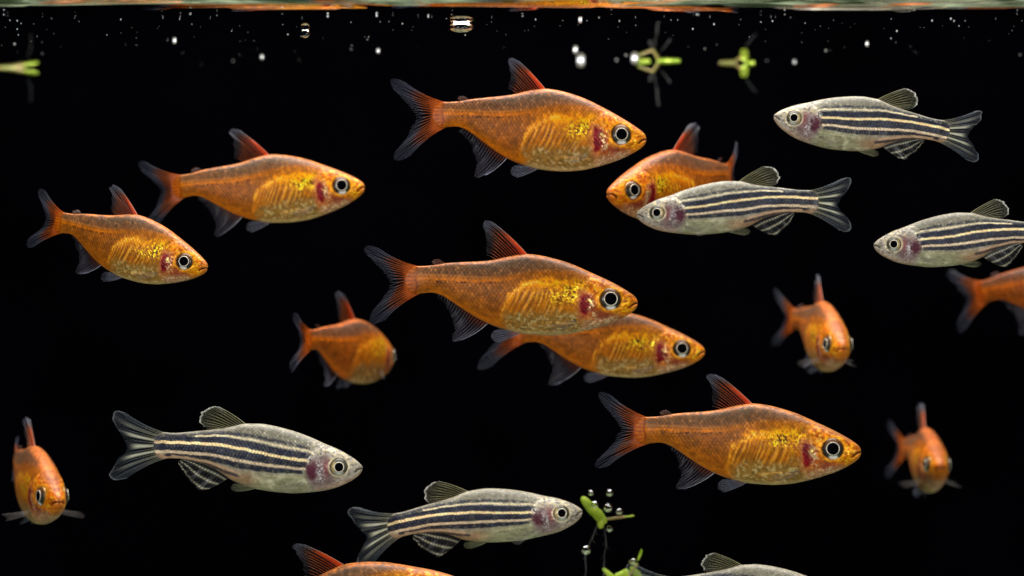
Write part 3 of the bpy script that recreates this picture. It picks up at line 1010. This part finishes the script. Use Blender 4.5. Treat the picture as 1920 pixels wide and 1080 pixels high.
def make_fish(name, sp, snout, tail, d, yaw, face, label, group, ta=0.0, ha=0.0, zb=0.0, roll=0.0, sway=0.5, spread=25.0,
              slim=1.0, detail=1.0, seed=1.0, fold=0.0, pel=30.0, size=None, tint=(1.0, 1.0, 1.0)):
    """snout and tail: photo pixels of the snout tip and the root of the tail; yaw: turned towards the camera; face: +1 swims right.
    ta, ha: degrees by which the tail and the head curl away from the camera."""
    tetra = sp is T
    pose = Pose(sp, ta * face, -ha * face, zb, sway)
    S = pose.raw(np.array(sp.xb - sp.x0), np.array(0.0), np.array(sp.yref - sp.snout_y))
    Tl = pose.raw(np.array(0.0), np.array(0.0), np.array(sp.yref - sp.tail_y))
    pose.off = (S + Tl) / 2
    ch = S - Tl
    sgn = 1.0 if yaw >= 0 else -1.0
    a, b = P(snout[0], snout[1], d), P(tail[0], tail[1], d)
    if size is None:
        size = np.linalg.norm(a - b) / math.cos(math.radians(yaw))
    lo, hi = 0.0, size                                   # half of the difference in distance of snout and tail
    for _ in range(40):
        m = (lo + hi) / 2
        a, b = P(snout[0], snout[1], d - sgn * m), P(tail[0], tail[1], d + sgn * m)
        lo, hi = (m, hi) if np.linalg.norm(a - b) < size else (lo, m)
    v = a - b
    pose.k = np.linalg.norm(v) / np.linalg.norm(ch)
    pitch = math.atan2(v[2], math.hypot(v[0], v[1])) - math.atan2(ch[2], math.hypot(ch[0], ch[1]))
    cyaw = math.atan2(ch[1], ch[0])
    rz = math.atan2(v[1], v[0])
    root = empty(name, (a + b) / 2)
    from mathutils import Matrix
    Rm = (Matrix.Rotation(rz, 4, 'Z') @ Matrix.Rotation(-pitch, 4, 'Y') @ Matrix.Rotation(math.radians(roll), 4, 'X')
          @ Matrix.Rotation(-cyaw, 4, 'Z'))
    root.rotation_euler = Rm.to_euler()
    tag(root, label, 'fish', group)

    # body
    nxs, na = int(300 * detail), int(72 * detail) * 2
    e = np.linspace(0, 1, nxs)
    e = e + 0.10 * np.sin(math.pi * e) ** 2 * 0 + 0.0
    xs_ = sp.xa + (sp.xb - sp.xa) * (e * 0.86 + 0.14 * (1 - (1 - e) ** 3))
    th = np.arange(na) * 2 * math.pi / na
    ph = th - 0.2 * np.sin(2 * th)
    tp, bt, wd = sp.top(xs_), sp.bot(xs_), sp.wid(xs_)
    if slim != 1.0:
        mid = (tp + bt) / 2
        g = 1 - (1 - slim) * ss(450, 900, xs_) * (1 - 0.6 * ss(1500, 1800, xs_))
        tp2, bt2 = mid + (tp - mid) * g, mid + (bt - mid) * g
    else:
        tp2, bt2 = tp, bt
    sn, cs = np.sin(ph)[None, :], np.cos(ph)[None, :]
    yy = ((tp + bt) / 2)[:, None] - ((bt - tp) / 2)[:, None] * sn
    yy2 = ((tp2 + bt2) / 2)[:, None] - ((bt2 - tp2) / 2)[:, None] * sn
    lat = wd[:, None] * section(cs, sn)
    xx = np.repeat(xs_[:, None], na, 1)
    pf = np.where(np.cos(ph) >= 0, np.arctan2(np.sin(ph), np.cos(ph)), np.arctan2(np.sin(ph), -np.cos(ph)))
    yn = ((tp + bt) / 2)[:, None] - pf[None, :] * (0.35 * (bt - tp) + 0.5 * wd)[:, None]
    pn, rel = (paint_tetra if tetra else paint_danio)(xx, yy, tp[:, None] + 0 * xx, bt[:, None] + 0 * xx, seed, yn)
    ctr = 1.22 if tetra else 1.14
    pn.c = np.clip(pn.c * (np.maximum(pn.c.mean(-1, keepdims=True), 0.004) / 0.20) ** (ctr - 1) , 0.002, 0.95) * np.array(tint)  # tint: redder pigment, and light falloff put in as dimmer colour
    lat = lat + rel * cs * np.minimum(1, wd / 40)[:, None]
    V = pose(xx, lat, yy2).reshape(-1, 3)
    col = np.concatenate([pn.c, np.clip(pn.g, 0, 1)[..., None]], -1).reshape(-1, 4)
    F = grid_faces(nxs, na, True)
    body = mesh_obj('body', V, F, sp.skin, root, col)

    for sd_ in (-1, 1):
        make_eye(sp, pose, root, sd_, tetra)

    for (nm, base, outer, nr, sag, cf, cr, mode) in sp.fins:
        if fold and nm != 'anal_fin':
            bb = np.mean(np.array(base), 0)
            outer = [(bb[0] + (p[0] - bb[0]) * (1 - 0.25 * fold), bb[1] + (p[1] - bb[1]) * (1 - fold)) if nm == 'tail_fin' else p for p in outer]
        if slim != 1.0 and nm != 'tail_fin':
            bx = np.mean([p[0] for p in base])
            sh = (np.interp(bx, xs_, tp2 - tp) if nm == 'dorsal_fin' else np.interp(bx, xs_, bt2 - bt))
            base = [(p[0], p[1] + sh) for p in base]
            outer = [(p[0], p[1] + sh) for p in outer]
        bm = np.mean(np.array(base), 0)
        fs = 0.90 + 0.14 * float(hsh(np.array(seed), np.array(len(nm) * 1.0), 6.0))
        fr = math.radians(9.0 * (float(hsh(np.array(seed), np.array(len(nm) * 1.0), 9.0)) - 0.5))
        outer = [(bm[0] + fs * ((q[0] - bm[0]) * math.cos(fr) - (q[1] - bm[1]) * math.sin(fr)),
                  bm[1] + fs * ((q[0] - bm[0]) * math.sin(fr) + (q[1] - bm[1]) * math.cos(fr))) for q in outer]
        make_fin(nm, sp, pose, root, base, outer, nr, sag, cf, cr, mode, detail=detail, jit=26.0, sd=seed + len(nm))
    bsh = float(np.interp(1000, xs_, bt2 - bt))
    for sd_ in (-1, 1):
        if tetra:
            pb, po = [(1066, 836), (1040, 832), (1000, 820)], [(920, 895), (885, 880), (874, 852), (890, 820), (930, 808)]
            make_fin('pelvic_fin', sp, pose, root, [(q[0], q[1] + bsh) for q in pb], [(q[0], q[1] + bsh) for q in po], 8, -0.05,
                     fin_pelvic_t, ray_pelvic_t, '', sd_ * 14, sd_ * (14 + pel), detail * 0.6, 1.7, sd=seed)
            pl = 205.0
            bx, by = 1432, 742
        else:
            pb, po = [(1066, 640), (1040, 634), (1000, 622)], [(930, 660), (900, 650), (890, 628), (910, 606), (950, 602)]
            make_fin('pelvic_fin', sp, pose, root, [(q[0], q[1] + bsh) for q in pb], [(q[0], q[1] + bsh) for q in po], 7, -0.05,
                     fin_pelvic_z, ray_pelvic_z, '', sd_ * 16, sd_ * (16 + pel), detail * 0.6, 1.7, sd=seed)
            pl = 215.0
            bx, by = 1448, 588
        sp_ = math.radians(spread)
        hw = float(half_width_at(sp, bx, by)) - 6
        outl = [(bx - pl * math.cos(sp_) * q, by + pl * r) for q, r in ((0.95, 0.10), (1.0, 0.17), (0.97, 0.26), (0.86, 0.32), (0.7, 0.33))]
        make_fin('pectoral_fin', sp, pose, root, [(bx, by - 12), (bx - 6, by), (bx - 10, by + 14)], outl, 8, -0.04,
                 fin_clear, ray_clear, '', sd_ * hw, sd_ * (hw + pl * math.sin(sp_)), detail * 0.6, 1.6, sd=seed)
    if tetra:
        make_fin('adipose_fin', sp, pose, root, [(600, 360), (575, 364), (545, 370)], [(556, 331), (522, 332), (508, 350), (520, 364)],
                 0, 0.0, fin_adipose, fin_adipose, '', detail=detail * 0.3)
    return root


GT, GZ = 'orange tetras swimming in the tank', 'striped danios swimming in the tank'


def tetra(snout, tail, d, yaw, face, label, **k):
    return make_fish('tetra_fish', T, snout, tail, d, yaw, face, label, GT, **k)


def danio(snout, tail, d, yaw, face, label, **k):
    return make_fish('danio_fish', Z, snout, tail, d, yaw, face, label, GZ, **k)


tetra((1212, 263), (828, 216), 39.4, 0, 1, 'sharp orange tetra swimming right, topmost of the orange fish, just under the surface', seed=1, sway=0.3)
tetra((1196, 570), (778, 526), 39.6, 0, 1, 'large sharp orange tetra in the centre, overlapping the fish behind its chin', seed=2, sway=-0.3, slim=0.905)
tetra((1615, 849), (1207, 808), 39.7, 0, 1, 'large sharp orange tetra swimming right at the lower right', seed=3, sway=0.2, slim=0.93)
tetra((684, 352), (337, 351), 42.2, 0, 1, 'orange tetra swimming level to the right, its tail above a smaller neighbour', seed=4, ta=16, slim=0.935, detail=0.85)
tetra((389, 504), (114, 418), 40.4, 27, 1, 'orange tetra nosing down to the right, below and left of another tetra', seed=5, size=2.42, ta=10, slim=0.98)
tetra((1322, 661), (978, 622), 42.3, 0, 1, 'softly blurred orange tetra half hidden behind the large central one', seed=6, slim=0.90, detail=0.8)
tetra((1140, 365), (1364, 329), 42.3, 40, -1, 'orange tetra facing left towards us, half hidden behind a striped fish', seed=7, tint=(0.98, 0.84, 0.8), size=2.75, ta=20, detail=0.85)
tetra((727, 672), (580, 638), 44.0, -58, 1, 'blurred orange tetra seen from behind, turning away to the right', seed=8, tint=(0.92, 0.76, 0.74), size=2.52, ta=-4, ha=-24, detail=0.65)
tetra((1582, 655), (1487, 599), 44.0, 73, 1, 'blurred orange tetra coming towards us at right, below the danio at the frame edge', seed=9, tint=(0.92, 0.76, 0.74), size=2.7, ta=-16, detail=0.65, spread=38)
tetra((1765, 878), (1694, 842), 45.4, 76, 1, 'small very blurred orange tetra facing us, lowest at the far right', seed=10, tint=(0.92, 0.76, 0.74), size=2.6, ta=-14, detail=0.6, spread=48)
tetra((111, 943), (31, 865), 42.6, 76, 1, 'orange tetra facing us nose down with spread side fins, lower left corner', seed=11, fold=0.3, tint=(0.94, 0.82, 0.8), size=2.85, ta=9, detail=0.7, spread=75)
tetra((2180, 512), (1842, 549), 44.4, 0, 1, 'blurred reddish tetra at the right edge, only its tail half in view', seed=12, tint=(0.72, 0.56, 0.5), ta=20, detail=0.65, slim=0.92)
tetra((868, 1096), (456, 1163), 39.6, 0, 1, 'orange tetra cut off by the bottom edge, back and dorsal fin showing', seed=13, slim=0.93)

danio((1451, 217), (1767, 247), 40.4, 0, -1, 'striped danio swimming left, topmost of the striped fish', seed=21)
danio((1193, 401), (1521, 379), 39.2, 0, -1, 'striped danio swimming left in front of an orange tetra', seed=22, slim=0.90, zb=-0.12)
danio((1638, 459), (1946, 437), 40.2, 0, -1, 'striped danio cut off by the right edge, above a blurred tetra tail', seed=23, slim=0.98)
danio((680, 877), (304, 836), 39.9, 0, 1, 'large striped danio swimming right at the lower left', seed=24)
danio((1092, 958), (741, 987), 41.0, 0, 1, 'striped danio with drooping tail, nose touching a green plantlet', seed=25, slim=0.88, zb=-0.35, ta=14)
danio((1592, 1122), (1256, 1104), 40.6, 0, 1, 'striped danio at the bottom edge, only dorsal fin and back showing', seed=26)


# ------------------------------------------------------------------ floating plantlets
def leaf(root, a, b, w, th, mat=M_LEAF, n=(0, 0.3, 1)):
    """A plump blade from a to b."""
    a, b = np.array(a, float), np.array(b, float)
    ax = b - a
    L = np.linalg.norm(ax)
    ax = ax / L
    n = np.array(n, float)
    n = n - ax * np.dot(n, ax)
    n /= np.linalg.norm(n)
    sd_ = np.cross(ax, n)
    m, k = 30, 20
    t = np.linspace(0, 1, m)
    sd0 = float(abs(a[0] * 7.3 + b[2] * 11.1))
    prof = np.sqrt(np.clip(1 - (2 * t - 1) ** 2, 0, 1)) ** 0.75 * (0.8 + 0.25 * t) * (0.86 + 0.28 * vnoise(t * 5, t * 0, sd0))
    ang = np.arange(k) * 2 * math.pi / k
    bend = 0.10 * L * (t - 0.5) ** 2
    V = (a + ax * (t * L)[:, None])[:, None, :] + n * bend[:, None, None] + (prof[:, None] * np.cos(ang)[None, :] * w * (0.88 + 0.24 * vnoise(t[:, None] * 6, ang[None, :] * 1.3, sd0 + 2)))[..., None] * sd_ \
        + (prof[:, None] * np.sin(ang)[None, :] * th * 0.6)[..., None] * n
    return mesh_obj('leaf', V.reshape(-1, 3), grid_faces(m, k, True), mat, root)


def stem(root, pts, r0, r1, mat, name='stem'):
    p = polyline(pts, 16)
    if name == 'root':
        p = polyline(pts, 30)
        tt = np.linspace(0, 1, 30)
        L = np.linalg.norm(p[-1] - p[0])
        sd0 = float(abs(p[0][0] * 13 + p[-1][2] * 7))
        p = p + 0.10 * L * np.stack([vnoise(tt * 4, tt * 0, sd0) - 0.5, vnoise(tt * 4, tt * 0, sd0 + 4) - 0.5, tt * 0], 1) * ss(0, 0.3, tt)[:, None]
        rr = 0.65 * np.linspace(r0, r1, 30) * (0.55 + 0.9 * vnoise(tt * 13, tt * 0, sd0 + 8))
        o = mesh_obj(name, *tubes([p], [rr], 7), mat, root)
        hp, hr = [], []
        for i in range(3, 29, 2):
            dr = np.array([vnoise(i * 3.1, 0.5, sd0) - 0.5, vnoise(i * 1.7, 2.5, sd0) - 0.5, -0.35])
            q = p[i] + np.linspace(0, 1, 5)[:, None] * dr * (0.05 + 0.12 * L)
            hp.append(q)
            hr.append(np.linspace(0.004, 0.0015, 5))
        h = mesh_obj('root_hairs', *tubes(hp, hr, 3), mat, o)
        h['kind'] = 'stuff'
        return o
    v, f = tubes([p], [np.linspace(r0, r1, 16)], 7)
    return mesh_obj(name, v, f, mat, root)


# unit bubble shared by all bubbles
def unit_sphere(nm, nr, na):
    th = np.linspace(0, math.pi, nr)
    an = np.arange(na) * 2 * math.pi / na
    A, B = np.meshgrid(th, an, indexing='ij')
    V = np.stack([np.sin(A) * np.cos(B), np.sin(A) * np.sin(B), np.cos(A)], -1).reshape(-1, 3)
    return mesh_obj(nm, V, grid_faces(nr, na, True), M_BUBBLE)


BIG = unit_sphere('air_bubble', 40, 56)
SMALL = unit_sphere('air_bubble', 10, 14)
SMALL.data.materials[0] = M_TINY
used = {BIG.name: False, SMALL.name: False}
for o in (BIG, SMALL):
    if o.data.polygons[len(o.data.polygons) // 2].normal.dot(o.data.polygons[len(o.data.polygons) // 2].center) < 0:
        o.data.flip_normals()


def bubble(proto, loc, r, label, group, sq=1.0):
    if used[proto.name]:
        o = proto.copy()
        COL.objects.link(o)
    else:
        o = proto
        used[proto.name] = True
    o.location = loc
    o.scale = (r, r, r * sq)
    tag(o, label, 'bubble', group)
    return o


def surf_d(py):
    return SURF * FPX / (540.0 - py)


GP = 'plantlets floating at the surface'
# plantlet with crossed stems
d = surf_d(114)
r = empty('floating_plantlet', P(1228, 114, d))
o0 = P(1228, 114, d)
rel = lambda px, py, dd=0.0: P(px, py, d + dd) - o0
leaf(r, rel(1230, 117), rel(1276, 117), 0.06, 0.035)
leaf(r, rel(1190, 119, 0.1), rel(1220, 118, 0.1), 0.05, 0.03)
stem(r, [rel(1236, 117), rel(1229, 127), rel(1224, 136)], 0.03, 0.024, M_STEM)
stem(r, [rel(1224, 135), rel(1210, 130), rel(1196, 125)], 0.022, 0.02, M_STEM)
stem(r, [rel(1224, 134), rel(1221, 144), rel(1218, 152)], 0.03, 0.034, M_ROOT, 'root')
stem(r, [rel(1228, 136), rel(1228, 160), rel(1231, 182), rel(1232, 199)], 0.010, 0.026, M_ROOT, 'root')
stem(r, [rel(1238, 130), rel(1248, 142), rel(1256, 155)], 0.008, 0.02, M_ROOT, 'root')
tag(r, 'yellow-green plantlet with crossed stems and dangling root, mirrored under the surface', 'plant', GP)
# compact plantlet
d = surf_d(118)
o0 = P(1392, 118, d)
r = empty('floating_plantlet', o0)
leaf(r, rel(1347, 121), rel(1384, 122), 0.045, 0.03, M_STEM)
leaf(r, rel(1396, 122), rel(1395, 145), 0.075, 0.05, n=(0, 1, 0.2))
leaf(r, rel(1398, 120), rel(1415, 121), 0.06, 0.045)
stem(r, [rel(1378, 122), rel(1388, 130), rel(1396, 133)], 0.02, 0.02, M_STEM)
stem(r, [rel(1398, 146), rel(1408, 160), rel(1418, 172)], 0.007, 0.004, M_ROOT, 'root')
tag(r, 'small rounded yellow-green plantlet hanging under the surface, right of the crossed-stem one', 'plant', GP)
# left edge plantlet
d = surf_d(127)
o0 = P(40, 127, d)
r = empty('floating_plantlet', o0)
leaf(r, rel(38, 133), rel(72, 138), 0.05, 0.045)
stem(r, [rel(-30, 128), rel(0, 129), rel(24, 130), rel(44, 134)], 0.02, 0.04, M_STEM)
stem(r, [rel(52, 140), rel(56, 165), rel(58, 190)], 0.006, 0.003, M_ROOT, 'root')
tag(r, 'green plantlet at the left edge, one plump leaf mirrored under the surface', 'plant', GP)
# sinking plantlet by the danio
d = 42.4
o0 = P(1130, 975, d)
r = empty('sunken_plantlet', o0)
leaf(r, rel(1090, 932), rel(1136, 982), 0.088, 0.05, n=(0.3, 1, 0.3))
leaf(r, rel(1124, 972), rel(1127, 991), 0.05, 0.03, n=(0.3, 1, 0.1))
leaf(r, rel(1166, 970), rel(1190, 967), 0.030, 0.02)
stem(r, [rel(1132, 974), rel(1150, 972), rel(1172, 969)], 0.022, 0.02, M_STEM)
stem(r, [rel(1120, 985), rel(1112, 1005), rel(1102, 1024), rel(1096, 1060), rel(1094, 1100)], 0.012, 0.006, M_ROOT, 'root')
stem(r, [rel(1132, 985), rel(1135, 1030), rel(1136, 1075), rel(1136, 1110)], 0.010, 0.006, M_ROOT, 'root')
tag(r, 'sunken yellow-green plantlet with trailing roots at the nose of a striped danio', 'plant')
d = 42.8
o0 = P(1170, 1090, d)
r = empty('sunken_plantlet', o0)
leaf(r, rel(1130, 1066), rel(1156, 1090), 0.05, 0.03, n=(0.3, 1, 0.3))
leaf(r, rel(1152, 1092), rel(1182, 1072), 0.11, 0.05, n=(0, 1, 0.3))
leaf(r, rel(1196, 1052), rel(1204, 1030), 0.022, 0.02)
stem(r, [rel(1160, 1100), rel(1185, 1075), rel(1195, 1056)], 0.03, 0.025, M_STEM)
stem(r, [rel(1192, 1062), rel(1186, 1056), rel(1180, 1052)], 0.02, 0.02, M_STEM)
leaf(r, rel(1182, 1062), rel(1202, 1086), 0.06, 0.04, n=(0.2, 1, 0.2))
tag(r, 'bright green leafy plantlet cut by the bottom edge, beside a danio tail', 'plant')

# ------------------------------------------------------------------ bubbles
GB = 'air bubbles under the surface'
rad = lambda px, dd: px * dd / FPX


MID = unit_sphere('air_bubble', 18, 24)
MID.data.materials[0] = M_TINY
used[MID.name] = False
if MID.data.polygons[200].normal.dot(MID.data.polygons[200].center) < 0:
    MID.data.flip_normals()


def surf_bubble(px, py, rpx, label, sq=1.0, proto=None, drop=0.75, group=GB):
    d_ = surf_d(py)
    R_ = rad(rpx, d_)
    p = P(px, py, d_)
    p[2] = SURF - R_ * sq * drop
    return bubble(proto or BIG, p, R_, label, group, sq)


surf_bubble(865, 44, 24, 'large flat clear bubble under the surface, above the topmost tetra', 0.50, drop=0.62)
surf_bubble(572, 57, 10, 'clear round bubble under the surface, left of the large flat bubble', 0.9, drop=0.65)
surf_bubble(1089, 113, 8, 'bright blurred bubble left of the crossed-stem plantlet', 1.0, MID, drop=0.7)
surf_bubble(1079, 93, 5, 'small bright bubble just above the blurred one near the crossed-stem plantlet', 1.0, MID, drop=0.7)
surf_bubble(327, 76, 4, 'single bright small bubble in the dark at upper left', 1.0, MID, drop=0.7)
surf_bubble(491, 107, 3, 'dim blurred bubble under the surface left of the tail of the topmost tetra', 1.0, MID, drop=0.7)
surf_bubble(709, 95, 3, 'small bright bubble above the tail of the topmost tetra', 1.0, MID, drop=0.7)
surf_bubble(1088, 37, 4, 'small bright bubble close to the waterline, right of the large flat bubble', 1.0, MID, drop=0.7)
surf_bubble(1626, 82, 3.5, 'small bright bubble above the topmost striped danio', 1.0, MID, drop=0.7)
surf_bubble(1490, 116, 2.5, 'dim grey bubble above the head of the topmost striped danio', 1.0, MID, drop=0.7)
surf_bubble(1190, 109, 7, 'bright bubble on the left arm of the crossed-stem plantlet', 1.0, MID, drop=0.7)
d_ = 37.75
for (px, py, rpx, lab) in ((238, 2, 13, 'white frothy bubble at the waterline, upper left'),
                           (1380, 1, 7, 'white bubble at the waterline above the compact plantlet'),
                           (1452, 0, 8, 'white bubble at the waterline right of the compact plantlet')):
    bubble(MID, P(px, py, d_), rad(rpx, d_), lab, GB, 0.5)
for (px, py, rpx, dd, lab) in ((1143, 924, 6.5, 42.4, 'bright bubble floating above the sunken plantlet'),
                               (1140, 952, 8, 42.4, 'greenish bubble in the fork of the sunken plantlet'),
                               (1115, 946, 6.5, 42.2, 'white bubble stuck on the leaf of the sunken plantlet'),
                               (1108, 924, 5, 42.4, 'grey bubble at the upper tip of the sunken plantlet'),
                               (1161, 959, 6, 42.4, 'grey bubble on the side twig of the sunken plantlet'),
                               (1143, 991, 6, 42.4, 'grey bubble below the joint of the sunken plantlet'),
                               (1099, 1031, 8.5, 42.2, 'round bubble hanging on the root of the sunken plantlet'),
                               (1187, 1053, 6, 42.6, 'bubble on the leafy plantlet at the bottom edge')):
    bubble(BIG, P(px, py, dd), rad(rpx, dd), lab, 'bubbles on the sunken plants')

rng = np.random.default_rng(12)
nb = 0
while nb < 190:
    px = rng.uniform(-10, 1930)
    py = 26 + 110 * rng.beta(1.0, 2.6)
    dd = surf_d(py)
    rp = 0.42 + 1.5 * rng.random() ** 5
    R_ = rad(rp, dd)
    bubble(SMALL, (px * dd / FPX - 960 * dd / FPX, dd - 40, SURF - 0.3 * R_), R_,
           'tiny bright air bubble scattered like dust under the surface', 'tiny bubbles dotted under the surface')
    nb += 1
